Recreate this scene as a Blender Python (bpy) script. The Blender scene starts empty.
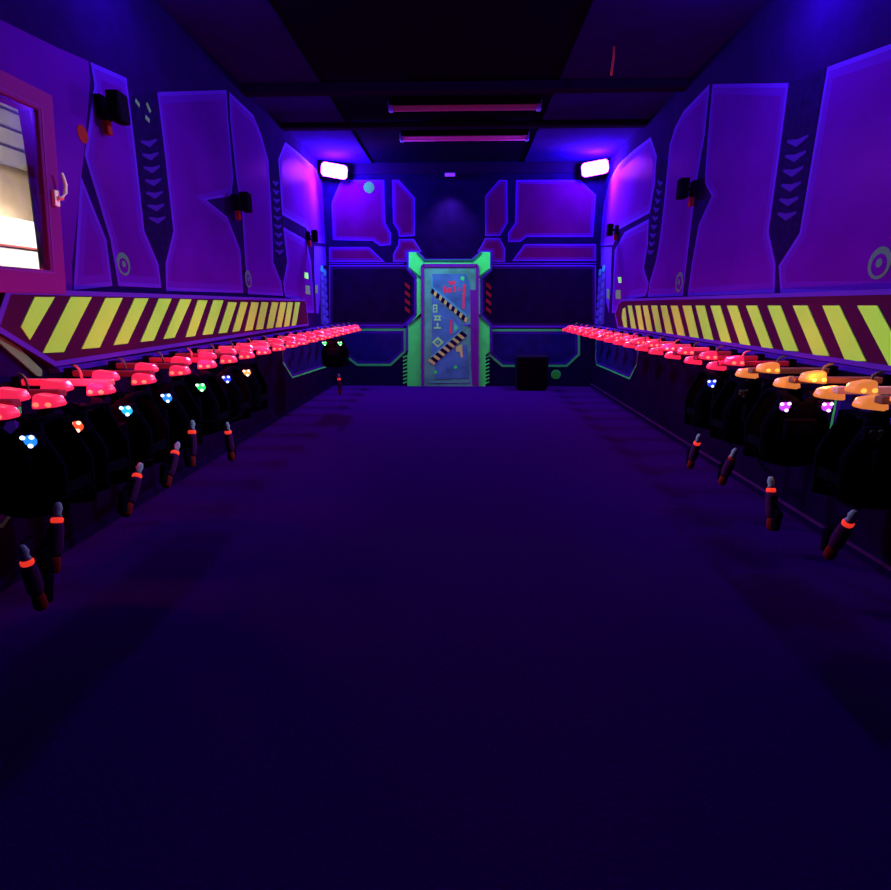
import bpy, bmesh, math, random
from mathutils import Vector, Matrix
random.seed(4)
C = bpy.data.collections.new('laser_tag_room'); bpy.context.scene.collection.children.link(C)
scene = bpy.context.scene
R = math.radians
# ------------------------------------------------------------------ room measures
WL, WR, D, NEAR, H, EYE = -2.30, 2.25, 9.61, -1.6, 3.60, 1.38
# camera numbers, used to aim the camera and to take wall drawings off the photo onto real planes
F = 549.0; CX, CY = 445.5, 445.0; VX, VY = 463.0, 305.0
TH = math.atan2(CY - VY, F); PSI = math.atan((VX - CX) / F * math.cos(TH))
Fw = Vector((-math.sin(PSI)*math.cos(TH), math.cos(PSI)*math.cos(TH), -math.sin(TH)))
Rt = Vector((math.cos(PSI), math.sin(PSI), 0)); Up = Rt.cross(Fw)
def at(px, py, ax, v):
    d = Fw + Rt*((px-CX)/F) - Up*((py-CY)/F)
    o = Vector((0, 0, EYE)); t = (v - o[ax]) / d[ax]
    return o + d*t
# ------------------------------------------------------------------ materials
def mat(name, col, rough=.6, emit=None, es=0., metal=0., alpha=None, noise=0., nscale=6., spec=.0, bump=0.):
    m = bpy.data.materials.new(name); m.use_nodes = True
    n = m.node_tree.nodes; l = m.node_tree.links; b = n['Principled BSDF']
    b.inputs['Base Color'].default_value = (*col, 1)
    b.inputs['Roughness'].default_value = rough; b.inputs['Metallic'].default_value = metal
    b.inputs['Specular IOR Level'].default_value = spec
    b.inputs['Specular Tint'].default_value = (.55, .25, 1., 1)
    if emit:
        b.inputs['Emission Color'].default_value = (*emit, 1); b.inputs['Emission Strength'].default_value = es
    if noise or bump:
        tc = n.new('ShaderNodeTexCoord'); nt = n.new('ShaderNodeTexNoise')
        nt.inputs['Scale'].default_value = nscale; nt.inputs['Detail'].default_value = 4
        l.new(tc.outputs['Object'], nt.inputs['Vector'])
        if noise:
            r = n.new('ShaderNodeValToRGB')
            r.color_ramp.elements[0].position = .3; r.color_ramp.elements[1].position = .7
            r.color_ramp.elements[0].color = (*[c*(1-noise) for c in col], 1)
            r.color_ramp.elements[1].color = (*[min(1, c*(1+noise)) for c in col], 1)
            l.new(nt.outputs['Fac'], r.inputs['Fac']); l.new(r.outputs['Color'], b.inputs['Base Color'])
        if bump:
            bp = n.new('ShaderNodeBump'); bp.inputs['Strength'].default_value = bump; bp.inputs['Distance'].default_value = .01
            l.new(nt.outputs['Fac'], bp.inputs['Height']); l.new(bp.outputs['Normal'], b.inputs['Normal'])
    return m
M = {}
def sheen(m, col, rough):
    n = m.node_tree.nodes; l = m.node_tree.links; o = n['Material Output']; g = n.new('ShaderNodeBsdfGlossy'); a = n.new('ShaderNodeAddShader')
    g.inputs['Color'].default_value = (*col, 1); g.inputs['Roughness'].default_value = rough
    l.new(n['Principled BSDF'].outputs[0], a.inputs[0]); l.new(g.outputs[0], a.inputs[1]); l.new(a.outputs[0], o.inputs['Surface'])
M['gap'] = mat('deep_violet_wall_paint', (.008, .0005, .052), .5, noise=.15)
M['panel'] = mat('violet_panel_paint', (.047, .0012, .195), .38, noise=.12, nscale=2.5)
sheen(M['panel'], (.0016, .0001, .0016), .28)
M['softedge'] = mat('soft_blue_airbrush_edge', (.055, .007, .38), .45)
M['edge'] = mat('blue_airbrush_edge', (.06, .010, .38), .45)
M['backfill'] = mat('plum_panel_paint', (.065, .001, .060), .45, noise=.15, nscale=3)
M['mid_panel'] = mat('violet_airbrush_fade', (.050, .003, .26), .45)
M['mid_backfill'] = mat('plum_airbrush_fade', (.066, .003, .14), .45)
M['mid_black'] = mat('navy_airbrush_fade', (.015, .002, .07), .5)
M['strip'] = mat('dark_chevron_strip_paint', (.006, .001, .04), .5, noise=.3, nscale=20)
M['chev'] = mat('airbrushed_chevron_paint', (.028, .005, .20), .5)
M['black'] = mat('flat_black_violet_paint', (.005, .0006, .022), .7, noise=.2)
M['backblack'] = mat('dark_back_wall_paint', (.005, .0004, .030), .6, noise=.2)
M['lowfill'] = mat('navy_lower_panel_paint', (.008, .004, .095), .5, noise=.2)
M['greenline'] = mat('green_fluorescent_line', (.04, .42, .13), .5)
M['green'] = mat('green_fluorescent_paint', (.05, .92, .13), .5, noise=.05, nscale=9)
M['seamgreen'] = mat('dark_green_seam_paint', (.01, .14, .07), .5)
M['greendark'] = mat('dark_green_paint', (.03, .40, .035), .5)
M['yellow'] = mat('yellow_green_fluorescent_paint', (.23, .68, .07), .55, noise=.05, nscale=3)
M['bandblack'] = mat('hazard_band_black', (.030, .003, .035), .5)
M['bandedge'] = mat('hazard_band_violet_edge', (.05, .012, .34), .4)
M['lip'] = mat('dark_blue_ledge_paint', (.025, .004, .20), .4)
M['redpaint'] = mat('dull_red_paint', (.16, .01, .02), .5)
M['emblem'] = mat('faded_grey_green_emblem', (.045, .09, .12), .5)
M['paleg'] = mat('pale_green_decal', (.08, .17, .11), .5)
M['brightg'] = mat('bright_green_decal', (.25, .9, .2), .5)
M['scale'] = mat('blue_scale_paint', (.05, .03, .42), .45)
M['scaled'] = mat('blue_scale_dark_paint', (.03, .015, .22), .45)
M['cyan'] = mat('cyan_decal_paint', (.03, .22, .45), .5)
M['teal'] = mat('teal_door_paint', (.07, .36, .22), .5, noise=.3, nscale=4)
M['tealblue'] = mat('blue_door_paint', (.05, .19, .33), .5, noise=.3, nscale=5)
M['aqua'] = mat('aqua_door_line', (.06, .42, .42), .5)
M['ochre'] = mat('ochre_door_tape', (.45, .60, .14), .5)
M['ink'] = mat('black_tape', (.008, .001, .03), .5)
M['doorpurple'] = mat('purple_door_trim', (.12, .015, .25), .5)
M['skirtline'] = mat('dim_purple_skirting_edge', (.04, .006, .085), .5)
M['doorred'] = mat('red_door_paint', (.62, .06, .10), .5)
M['floor'] = mat('dark_violet_carpet', (.0125, .0003, .055), .95, noise=.12, nscale=60, bump=.3)
M['ceil'] = mat('ceiling_violet_dark', (.014, .001, .11), .7, noise=.1)
M['ceilmid'] = mat('ceiling_black', (.004, .0006, .016), .7)
M['beam'] = mat('beam_black', (.008, .001, .025), .7)
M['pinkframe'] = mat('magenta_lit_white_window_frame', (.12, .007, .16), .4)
M['wgrey'] = mat('white_handle', (.7, .5, .6), .4)
M['beige'] = mat('beige_outer_wall', (.62, .47, .32), .8, noise=.12, nscale=5)
M['slat'] = mat('pale_ceiling_slats', (.42, .38, .36), .8, noise=.08)
M['curtain'] = mat('grey_violet_curtain', (.30, .27, .33), .8)
M['whiteobj'] = mat('white_counter', (.9, .88, .84), .6)
M['redtrim'] = mat('red_trim', (.5, .12, .1), .6)
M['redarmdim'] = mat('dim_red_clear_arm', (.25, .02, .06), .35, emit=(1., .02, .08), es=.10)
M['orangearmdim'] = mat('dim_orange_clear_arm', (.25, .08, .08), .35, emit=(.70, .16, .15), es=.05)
M['housing'] = mat('black_housing', (.004, .0015, .012), .6)
M['vest'] = mat('black_vest_foam', (.0022, .0012, .007), .6, noise=.4, nscale=30, bump=.3)
M['vestblue'] = mat('dark_blue_vest_panel', (.003, .002, .02), .5)
M['strap'] = mat('black_webbing', (.003, .0015, .008), .8)
M['hook'] = mat('plated_hook', (.12, .08, .10), .5)
M['lampface'] = mat('violet_flood_lens', (.9, .6, .9), .3, emit=(1., .62, 1.), es=9)
M['lampbloom'] = mat('magenta_bloom_rim', (.8, .1, .8), .4, emit=(1., .05, .9), es=1.3)  # emissive ring that paints the magenta bloom at the lamp's edge
M['tube'] = mat('purple_tube', (.30, .02, .32), .4, emit=(.35, .02, .45), es=.22)
M['tubedim'] = mat('dim_purple_tube', (.22, .02, .16), .4, emit=(.30, .03, .18), es=.08)
M['tubecap'] = mat('blue_white_tube_cap', (.18, .12, .9), .5)
M['spotlens'] = mat('violet_spot_lens', (.3, .1, .9), .4, emit=(.18, .03, 1.), es=.9)
M['redrod'] = mat('orange_cord', (.45, .08, .05), .6)
M['gunbody'] = mat('translucent_purple_phaser', (.045, .006, .07), .4)
M['gunblack'] = mat('black_phaser_grip', (.003, .0015, .008), .4)
M['guntip'] = mat('pale_phaser_nozzle', (.22, .25, .42), .4)
M['gunend'] = mat('dull_red_phaser_cap', (.14, .008, .015), .4)
M['gunled'] = mat('red_phaser_lamp', (.9, .05, .03), .4, emit=(1., .04, .025), es=.75)
M['gunleddim'] = mat('red_phaser_lamp_off', (.35, .02, .02), .4)
def lampmat(name, a, hot, k=1.):
    return (mat(name+'_shell', tuple(c*.5 for c in a), .35, emit=a, es=.85*k, spec=.15), mat(name+'_core', hot, .4, emit=hot, es=1.6*k))
M['red_shell'], M['red_core'] = lampmat('red_hanger', (1., .022, .10), (1., .16, .10))
M['orange_shell'], M['orange_core'] = lampmat('orange_hanger', (.95, .26, .06), (1., .50, .08), .8)
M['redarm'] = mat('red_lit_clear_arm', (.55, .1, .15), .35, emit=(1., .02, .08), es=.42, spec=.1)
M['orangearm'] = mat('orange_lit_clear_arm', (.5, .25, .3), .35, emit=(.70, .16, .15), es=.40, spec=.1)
LEDC = {'blue': (.02, .25, 1.), 'cyan': (.02, .55, 1.), 'deepblue': (.02, .05, 1.), 'green': (.02, 1., .18), 'red': (1., .09, .03), 'orange': (1., .42, .12), 'purple': (.55, .06, 1.)}
for k, v in LEDC.items():
    M['led_'+k] = mat(k+'_led', v, .3, emit=tuple(.45+.55*c for c in v) if k != 'red' else (1., .45, .32), es=2.6)
    M['glow_'+k] = mat(k+'_halo_dome', tuple(.4*c for c in v), .25, emit=v, es=1.1)  # emissive dome imitates the coloured halo around the lit leds
M['led_off'] = mat('unlit_led', (.05, .05, .07), .3)
# clear pane
g = bpy.data.materials.new('window_glass'); g.use_nodes = True
n = g.node_tree.nodes; l = g.node_tree.links; n.clear()
o = n.new('ShaderNodeOutputMaterial'); mx = n.new('ShaderNodeMixShader'); tr = n.new('ShaderNodeBsdfTransparent'); gl = n.new('ShaderNodeBsdfGlossy')
gl.inputs['Roughness'].default_value = .03; mx.inputs['Fac'].default_value = .06
l.new(tr.outputs[0], mx.inputs[1]); l.new(gl.outputs[0], mx.inputs[2]); l.new(mx.outputs[0], o.inputs[0]); M['glass'] = g
# ------------------------------------------------------------------ mesh helpers
class MB:
    def __init__(s): s.bm = bmesh.new(); s.mats = []
    def mi(s, m):
        if m not in s.mats: s.mats.append(m)
        return s.mats.index(m)
    def _set(s, faces, m, smooth=False):
        i = s.mi(m)
        for f in faces: f.material_index = i; f.smooth = smooth
    def box(s, lo, hi, m, bev=0., rot=None, taper=None):
        c = Vector([(a+b)/2 for a, b in zip(lo, hi)]); d = [b-a for a, b in zip(lo, hi)]
        r = bmesh.ops.create_cube(s.bm, size=1)
        vs = r['verts']
        for v in vs:
            p = Vector((v.co.x*d[0], v.co.y*d[1], v.co.z*d[2]))
            if taper: p = Vector(taper(p))
            if rot: p = rot @ p
            v.co = p + c
        fs = {f for v in vs for f in v.link_faces}; s._set(fs, m)
        if bev:
            es = {e for v in vs for e in v.link_edges}
            b = bmesh.ops.bevel(s.bm, geom=list(es), offset=bev, segments=3, profile=.6, affect='EDGES', clamp_overlap=True)
            s._set(b['faces'], m, True)
        return s
    def cyl(s, a, b, r, m, n=16, r2=None, caps=True):
        a = Vector(a); b = Vector(b); d = b-a
        q = Vector((0, 0, 1)).rotation_difference(d.normalized()).to_matrix().to_4x4()
        x = bmesh.ops.create_cone(s.bm, cap_ends=caps, segments=n, radius1=r, radius2=r if r2 is None else r2, depth=d.length, matrix=Matrix.Translation((a+b)/2) @ q)
        s._set({f for v in x['verts'] for f in v.link_faces}, m, False)
        for f in {f for v in x['verts'] for f in v.link_faces}:
            if len(f.verts) == 4: f.smooth = True
        return s
    def lathe(s, prof, m, n=16, org=(0, 0, 0)):
        rings = []
        for r, z in prof:
            rings.append([s.bm.verts.new((org[0]+r*math.cos(2*math.pi*k/n), org[1]+r*math.sin(2*math.pi*k/n), org[2]+z)) for k in range(n)])
        fs = []
        for i in range(len(rings)-1):
            for k in range(n):
                fs.append(s.bm.faces.new((rings[i][k], rings[i][(k+1) % n], rings[i+1][(k+1) % n], rings[i+1][k])))
        fs.append(s.bm.faces.new(rings[0][::-1])); fs.append(s.bm.faces.new(rings[-1]))
        s._set(fs, m, True); return s
    def ball(s, c, r, m, sc=(1, 1, 1)):
        x = bmesh.ops.create_uvsphere(s.bm, u_segments=16, v_segments=10, radius=r)
        for v in x['verts']: v.co = Vector((v.co.x*sc[0], v.co.y*sc[1], v.co.z*sc[2])) + Vector(c)
        s._set({f for v in x['verts'] for f in v.link_faces}, m, True); return s
    def tube(s, pts, r, m, n=10):
        pts = [Vector(p) for p in pts]; prev = None; rings = []
        up = Vector((.13, .27, .95))
        for i, p in enumerate(pts):
            t = (pts[min(i+1, len(pts)-1)] - pts[max(i-1, 0)]).normalized()
            a = t.cross(up)
            if a.length < .1: a = t.cross(Vector((1, 0, 0)))
            a.normalize(); b = t.cross(a)
            rr = r[i] if isinstance(r, (list, tuple)) else r
            rings.append([s.bm.verts.new(p + (a*math.cos(2*math.pi*k/n) + b*math.sin(2*math.pi*k/n))*rr) for k in range(n)])
        fs = []
        for i in range(len(rings)-1):
            for k in range(n): fs.append(s.bm.faces.new((rings[i][k], rings[i][(k+1) % n], rings[i+1][(k+1) % n], rings[i+1][k])))
        fs.append(s.bm.faces.new(rings[0][::-1])); fs.append(s.bm.faces.new(rings[-1]))
        s._set(fs, m, True); return s
    def prism(s, pts, d, m, bev=0.):
        """pts: 3d outline in order, d: vector of thickness"""
        d = Vector(d); a = [s.bm.verts.new(Vector(p)) for p in pts]; b = [s.bm.verts.new(Vector(p)+d) for p in pts]
        k = len(pts); fs = [s.bm.faces.new(a[::-1]), s.bm.faces.new(b)]
        for i in range(k): fs.append(s.bm.faces.new((a[i], a[(i+1) % k], b[(i+1) % k], b[i])))
        s._set(fs, m)
        if bev:
            es = {e for f in fs[:2] for e in f.edges}
            r = bmesh.ops.bevel(s.bm, geom=list(es), offset=bev, segments=2, profile=.6, affect='EDGES', clamp_overlap=True)
            s._set(r['faces'], m, True)
        return s
    def build(s, name, parent=None, loc=None, rot=None):
        s.bm.normal_update()
        big = [f for f in s.bm.faces if len(f.verts) > 4]
        if big: bmesh.ops.triangulate(s.bm, faces=big)
        bmesh.ops.recalc_face_normals(s.bm, faces=s.bm.faces)
        me = bpy.data.meshes.new(name); s.bm.to_mesh(me); s.bm.free()
        for k in s.mats: me.materials.append(M[k])
        ob = bpy.data.objects.new(name, me); C.objects.link(ob)
        if parent: ob.parent = parent
        if loc: ob.location = loc
        if rot: ob.rotation_euler = rot
        return ob
def tag(o, label, cat, group=None):
    o['label'] = label; o['category'] = cat
    if group: o['group'] = group
    return o
def empty(name, loc=(0, 0, 0), rot=(0, 0, 0)):
    e = bpy.data.objects.new(name, None); e.empty_display_size = .1; e.location = loc; e.rotation_euler = rot; C.objects.link(e); return e
def struct(o): o['kind'] = 'structure'; return o
KIDS = {}
def kids(o): return [c for c in C.objects if c.parent == o]
def copy_tree(o, parent=None, cache=None):
    ch = kids(o); c = o.copy(); C.objects.link(c); c.parent = parent
    for k in ch: copy_tree(k, c)
    return c
# 2d helpers for paint on a plane
def inset(p, w):
    n = len(p); area = sum(p[i][0]*p[(i+1) % n][1]-p[(i+1) % n][0]*p[i][1] for i in range(n))
    sg = 1 if area > 0 else -1; out = []
    for i in range(n):
        a, b, c = Vector(p[i-1]), Vector(p[i]), Vector(p[(i+1) % n])
        u = (b-a).normalized(); v = (c-b).normalized()
        n1 = Vector((-u.y, u.x))*sg; n2 = Vector((-v.y, v.x))*sg
        m = n1+n2
        if m.length < 1e-4: m = n1
        m.normalize(); k = w/max(.35, m.dot(n1)); out.append(tuple(b+m*k))
    return out
class Paint:
    """paint laid on a plane: ax = normal axis, v = plane position, s = direction into the room"""
    def __init__(s, mb, ax, v, sgn): s.mb, s.ax, s.v, s.s, s.k = mb, ax, v, sgn, 0
    def P(s, a, b, off):
        x = s.v + s.s*off
        return Vector((x, a, b)) if s.ax == 0 else Vector((a, x, b))
    def px(s, pts):
        r = []
        for q in pts:
            h = at(q[0], q[1], s.ax, s.v); r.append((h[1] if s.ax == 0 else h[0], h[2]))
        return r
    def fill(s, p, m, off=.002):
        s.mb.prism([s.P(a, b, off*.2) for a, b in p], (s.P(0, 0, off)-s.P(0, 0, off*.2)), m)
    def ring(s, p, w, m, off=.003):
        q = inset(p, w); n = len(p)
        for i in range(n):
            j = (i+1) % n
            s.mb.prism([s.P(*p[i], off*.6), s.P(*p[j], off*.6), s.P(*q[j], off*.6), s.P(*q[i], off*.6)], s.P(0, 0, off*.4)-s.P(0, 0, 0), m)
    def line(s, a, b, w, m, off=.0045):
        a = Vector(a); b = Vector(b); d = (b-a).normalized(); nn = Vector((-d.y, d.x))*w/2
        s.fill([tuple(a+nn), tuple(b+nn), tuple(b-nn), tuple(a-nn)], m, off)
    def disc(s, c, r, m, off=.004, n=20, sx=1.):
        s.fill([(c[0]+r*sx*math.cos(2*math.pi*k/n), c[1]+r*math.sin(2*math.pi*k/n)) for k in range(n)], m, off)
    def panel(s, pts, m='panel', e=None, w=.035, real=False):
        e = e or ('softedge' if s.ax == 0 else 'edge')
        p = pts if real else s.px(pts)
        s.fill(p, m)
        if m != e and m != 'edge': s.ring(p, w*2.2, 'mid_'+m, .0024)
        s.ring(p, w*.8, e, .0034)
# ------------------------------------------------------------------ side walls
WIN = (2.12, 3.20, 1.52, 2.40)   # opening in the left wall: y0,y1,z0,z1
def chevrons(pt, la, lb, ra, rb, t0, t1, k, m='chev'):
    """airbrushed V marks between the left edge la->lb and the right edge ra->rb (wall coordinates)"""
    la, lb, ra, rb = map(Vector, (la, lb, ra, rb))
    for i in range(k):
        t = t0+(t1-t0)*i/k; h = (t1-t0)/k
        f = lambda A, B, tt: A+(B-A)*tt
        L, Rr = f(la, lb, t), f(ra, rb, t); w = Rr-L
        L2, R2 = f(la, lb, t+h*.42), f(ra, rb, t+h*.42)
        dn = (f(la, lb, t+h*.5)-L)
        A = L+w*.18; B = Rr-w*.18; mid = (L+Rr)/2+dn*.9; top = (L+Rr)/2+dn*.25
        pt.fill([tuple(A), tuple(top), tuple(B), tuple(B+dn*.35), tuple(mid+dn*.35), tuple(A+dn*.35)], m, .004)
# LEFT
mb = MB(); y0, y1, z0, z1 = WIN; t = .06
mb.box((WL-t, NEAR, 0), (WL, y0, H), 'gap'); mb.box((WL-t, y1, 0), (WL, D, H), 'gap')
mb.box((WL-t, y0, 0), (WL, y1, z0), 'gap'); mb.box((WL-t, y0, z1), (WL, y1, H), 'gap')
p = Paint(mb, 0, WL, 1)
# near panels round the window
p.fill([(1.0, 2.62), (2.6, 2.70)] + p.px([(60, 50), (88, 62), (94, 85), (81, 157)])[:0] + p.px([(58, 48), (88, 61), (90, 80), (84, 150), (72, 262), (72, 291)]) + [(3.205, 1.47), (3.205, 2.41), (2.11, 2.41), (2.11, 1.51), (1.0, 1.51)], 'panel')
p.panel([(90, 62), (126, 78), (135, 150), (144, 231), (158, 264), (161, 288), (118, 286), (110, 240), (84, 155), (94, 85)])
p.panel([(80, 175), (106, 240), (112, 286), (73, 290)])
p.panel([(157, 92), (226, 90), (228, 120), (233, 178), (231, 196), (206, 200), (227, 217), (240, 250), (243, 293), (166, 291), (165, 264), (173, 231), (164, 150)])
p.panel([(229, 92), (253, 115), (261, 135), (268, 160), (270, 190), (272, 225), (273, 262), (281, 282), (283, 296), (248, 294), (245, 262), (242, 215), (236, 177), (230, 120)], w=.04)
p.panel([(285, 142), (301, 155), (316, 169), (323, 187), (326, 215), (326, 244), (313, 242), (306, 228), (282, 215), (280, 185), (278, 159)], w=.05)
p.panel([(283, 227), (306, 240), (311, 262), (314, 313), (303, 313), (299, 300), (285, 297), (283, 283), (287, 262)], w=.05)
p.panel([(314, 246), (326, 247), (326, 265), (320, 267), (320, 300), (318, 314), (316, 313), (314, 270)], w=.03, m='edge')
S = p.px([(131, 96), (145, 232), (162, 263), (171, 231), (155, 92)])
p.fill(S, 'strip'); chevrons(p, S[0], S[1], S[4], S[3], .32, .98, 7)
for a, b in (((135, 100), (139, 106)), ((146, 103), (150, 112)), ((145, 117), (149, 121))):
    q = p.px([a, b]); p.line(q[0], q[1], .03, 'paleg')
S = p.px([(270, 160), (273, 258), (281, 279), (286, 258), (278, 162)])
p.fill(S, 'strip'); chevrons(p, S[0], S[1], S[4], S[3], .2, 1., 9)
# scaly column in the far corner
S = p.px([(320, 268), (326.5, 269), (326.5, 326), (321, 324)]); p.fill(S, 'scaled')
ya, yb = S[0][0], S[1][0]-.03
for i in range(7):
    for j in range(2):
        p.disc((ya+(yb-ya)*(.28+.46*j), 1.95-.13*i-(.05 if j else 0)), .055, 'cyan' if i == 0 else 'scale', .004, 10, 1.8)
for q, m in (([(304, 272), (308, 273), (308, 279), (304, 278)], 'brightg'), ([(305, 285), (309.5, 286), (310, 295), (305.5, 294)], 'paleg'), ([(315, 285), (317.5, 285), (317.5, 294), (315, 293)], 'paleg')):
    p.fill(p.px(q), m, .005)
for cx, cy, r in ((123, 264, .075), (248, 279, .09)):
    c = p.px([(cx, cy)])[0]; p.disc(c, r, 'emblem', .004); p.disc((c[0], c[1]-.01), r*.66, 'panel', .005); p.disc(c, r*.28, 'emblem', .006)
c = p.px([(82, 134)])[0]; p.disc(c, .05, 'redpaint', .005)
# lower painted panels with green edges
def lower(pt, pts, real=False):
    q = pts if real else pt.px(pts)
    pt.fill(q, 'lowfill'); pt.ring(q, .022, 'greenline'); pt.ring(inset(q, .03), .03, 'edge' if 0 else 'lip', .003)
p.fill([(NEAR+.01, .06), (D-.01, .06), (D-.01, .95), (NEAR+.01, .95)], 'black', .0015)
lower(p, [(7.0, .93), (7.0, .66), (7.35, .42), (9.35, .36), (9.5, .5), (9.5, .93)], True)
lower(p, [(1.0, .93), (1.0, .40), (2.5, .30), (2.75, .45), (2.75, .93)], True)
wall_left = struct(mb.build('wall_left'))
# RIGHT
mb = MB(); mb.box((WR, NEAR, 0), (WR+t, D, H), 'gap'); p = Paint(mb, 0, WR, -1)
A = p.px([(828, 67), (891, 44)]); B = p.px([(891, 296), (781, 293), (779, 266), (800, 233)])
p.panel([A[0], A[1], (1.2, A[1][1]-.4), (1.2, 1.46), B[0], B[1], B[2], B[3]], real=True)
p.panel([(713, 84), (789, 83), (779, 160), (769, 232), (776, 264), (775, 293), (688, 296), (692, 265), (699, 225), (712, 196), (705, 183), (708, 140)])
p.panel([(710, 84), (684, 111), (675, 128), (670, 145), (667, 175), (664, 206), (660, 240), (656, 262), (650, 282), (648, 297), (683, 296), (687, 262), (693, 212), (698, 175), (705, 135)], w=.04)
p.panel([(651, 137), (634, 150), (619, 164), (610, 180), (604, 205), (600, 246), (613, 245), (620, 229), (650, 213), (655, 185), (657, 155)], w=.05)
p.panel([(625, 232), (649, 219), (648, 245), (644, 268), (649, 284), (646, 296), (630, 299), (622, 313), (612, 313), (615, 250)], w=.05)
p.panel([(601, 247), (612, 247), (611, 285), (609, 313), (606, 300), (606, 268), (601, 266)], w=.03, m='edge')
S = p.px([(790, 83), (771, 232), (778, 263), (799, 232), (826, 67)]); p.fill(S, 'strip'); chevrons(p, S[0], S[1], S[4], S[3], .38, .96, 6)
S = p.px([(660, 158), (645, 258), (649, 281), (655, 258), (667, 162)]); p.fill(S, 'strip'); chevrons(p, S[0], S[1], S[4], S[3], .2, 1., 9)
S = p.px([(598, 269), (606, 268), (604, 324), (598, 326)]); p.fill(S, 'scaled')
ya, yb = S[1][0], S[0][0]-.03
for i in range(7):
    for j in range(2):
        p.disc((ya+(yb-ya)*(.28+.46*j), 1.95-.13*i-(.05 if j else 0)), .055, 'cyan' if i == 0 else 'scale', .004, 10, 1.8)
for q, m in (([(618, 277), (621.5, 277), (622, 283), (619, 283)], 'brightg'), ([(616, 290), (621, 290), (621, 299), (616, 299)], 'paleg'), ([(607, 289), (609.5, 289), (609.5, 299), (607, 298)], 'paleg')):
    p.fill(p.px(q), m, .005)
for cx, cy, r in ((679.5, 282, .10), (880, 263, .085)):
    c = p.px([(cx, cy)])[0]; p.disc(c, r, 'emblem', .004); p.disc((c[0], c[1]-.01), r*.68, 'panel', .005); p.disc(c, r*.28, 'emblem', .006)
p.fill([(NEAR+.01, .06), (D-.01, .06), (D-.01, .95), (NEAR+.01, .95)], 'black', .0015)
lower(p, [(6.9, .93), (7.0, .58), (7.25, .40), (9.35, .34), (9.5, .48), (9.5, .93)][:0] + [(7.15, .93), (7.2, .62), (7.45, .41), (9.35, .40), (9.45, .52), (9.5, .93)], True)
lower(p, [(1.2, .93), (1.2, .40), (2.6, .34), (3.35, .56), (3.35, .93)], True)
wall_right = struct(mb.build('wall_right'))
# BACK WALL
mb = MB(); mb.box((WL-t, D, 0), (WR+t, D+.12, H), 'backblack'); p = Paint(mb, 1, D, -1)
w = .028
p.panel([(341, 180), (384, 180), (385.5, 223), (391, 233), (391, 245), (380, 246), (373, 241), (333, 240), (331.5, 203)], 'backfill', w=w)
p.panel([(329, 247), (369, 247), (385, 262), (329, 262)], 'backfill', w=w)
p.panel([(392, 180), (399, 180), (415, 198), (415, 236), (399, 237), (397.5, 230), (393, 223)], 'backfill', w=w)
p.panel([(398.5, 239), (414, 239), (422, 252), (407, 253), (407, 262), (393, 262), (393, 254), (398, 245)], 'backfill', w=w)
p.panel([(485, 196), (499, 180), (507, 180), (508, 222), (502, 233), (500, 236), (485, 236)], 'backfill', w=w)
p.panel([(485, 238), (500, 238), (505.6, 249), (505, 262), (492, 262), (491, 252), (477, 252), (481, 246)], 'backfill', w=w)
p.panel([(516, 180), (580, 180), (596, 195), (593, 237), (527, 237), (520, 242), (508, 242), (508, 233), (515, 223)], 'backfill', w=w)
p.panel([(524.5, 244), (596, 244), (596, 261), (512, 261)], 'backfill', w=w)
p.panel([(329, 265), (406, 265), (416, 276), (416, 315), (404, 326), (329, 326)], 'black', w=w)
p.panel([(492, 265), (596, 265), (596, 327), (492, 327), (481, 316), (481, 276)], 'black', w=w)
for q in ([(329, 328.5), (406, 328.5), (406, 352), (391, 366), (357, 366), (348, 359), (340, 350), (329, 350)], [(488, 329), (580, 329), (580, 355), (567, 367), (502, 367), (488, 355)]):
    q = p.px(q); p.fill(q, 'lowfill'); p.ring(q, .04, 'greenline'); p.ring(inset(q, .05), .035, 'lip')
for cx, cy in ((369, 187.5), (556, 374.5)):
    c = p.px([(cx, cy)])[0]; p.disc(c, .085, 'greenline' if cy > 300 else 'greendark', .004); p.disc((c[0]-.01, c[1]-.012), .066, 'greendark', .005)
for sx in (408, 489):
    for k in range(4):
        y = 284+8*k; d = 1 if sx < 450 else 1
        p.fill(p.px([(sx-3, y-2), (sx+2, y+2), (sx+2, y+6), (sx-3, y+2)]), 'redpaint', .005)
for sx in (405, 487.5):
    for k in range(8):
        y = 355+3.7*k
        p.fill(p.px([(sx-2, y+1.5), (sx+2, y), (sx+2, y+1.6), (sx-2, y+3.1)]), 'green', .005)
for ya in (263.4, 327.2):
    for xa, xb in ((329, 404), (492, 596)):
        q = p.px([(xa, ya), (xb, ya)]); p.line(q[0], q[1], .014, 'edge', .006)
wall_back = struct(mb.build('wall_back'))
# other shell
mb = MB(); mb.box((WL-t, NEAR-.12, 0), (WR+t, NEAR, H), 'gap'); struct(mb.build('wall_near'))
mb = MB(); mb.box((WL-t, NEAR-.12, -.1), (WR+t, D+.12, 0), 'floor'); struct(mb.build('floor'))
mb = MB(); mb.box((WL-t, NEAR-.12, H), (WR+t, D+.12, H+.1), 'ceilmid')
for ya, yb in ((NEAR, 2.0), (2.03, 4.2), (4.23, 6.3), (6.45, 7.55), (7.7, D-.01)):
    mb.box((WL, ya, H-.02), (-1.48, yb, H), 'ceil'); mb.box((.96, ya, H-.02), (WR, yb, H), 'ceil')
struct(mb.build('ceiling'))
for i, (ya, yb, zb) in enumerate(((6.30, 6.44, 3.50), (7.56, 7.68, 3.52))):
    mb = MB(); mb.box((WL, ya, zb), (WR, yb, H-.02), 'beam', .008); struct(mb.build('trim_%d' % (i+1)))
mb = MB(); mb.box((WL, D-.03, 3.42), (WR, D-.0062, H-.02), 'beam', .004); struct(mb.build('trim_3'))
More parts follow.
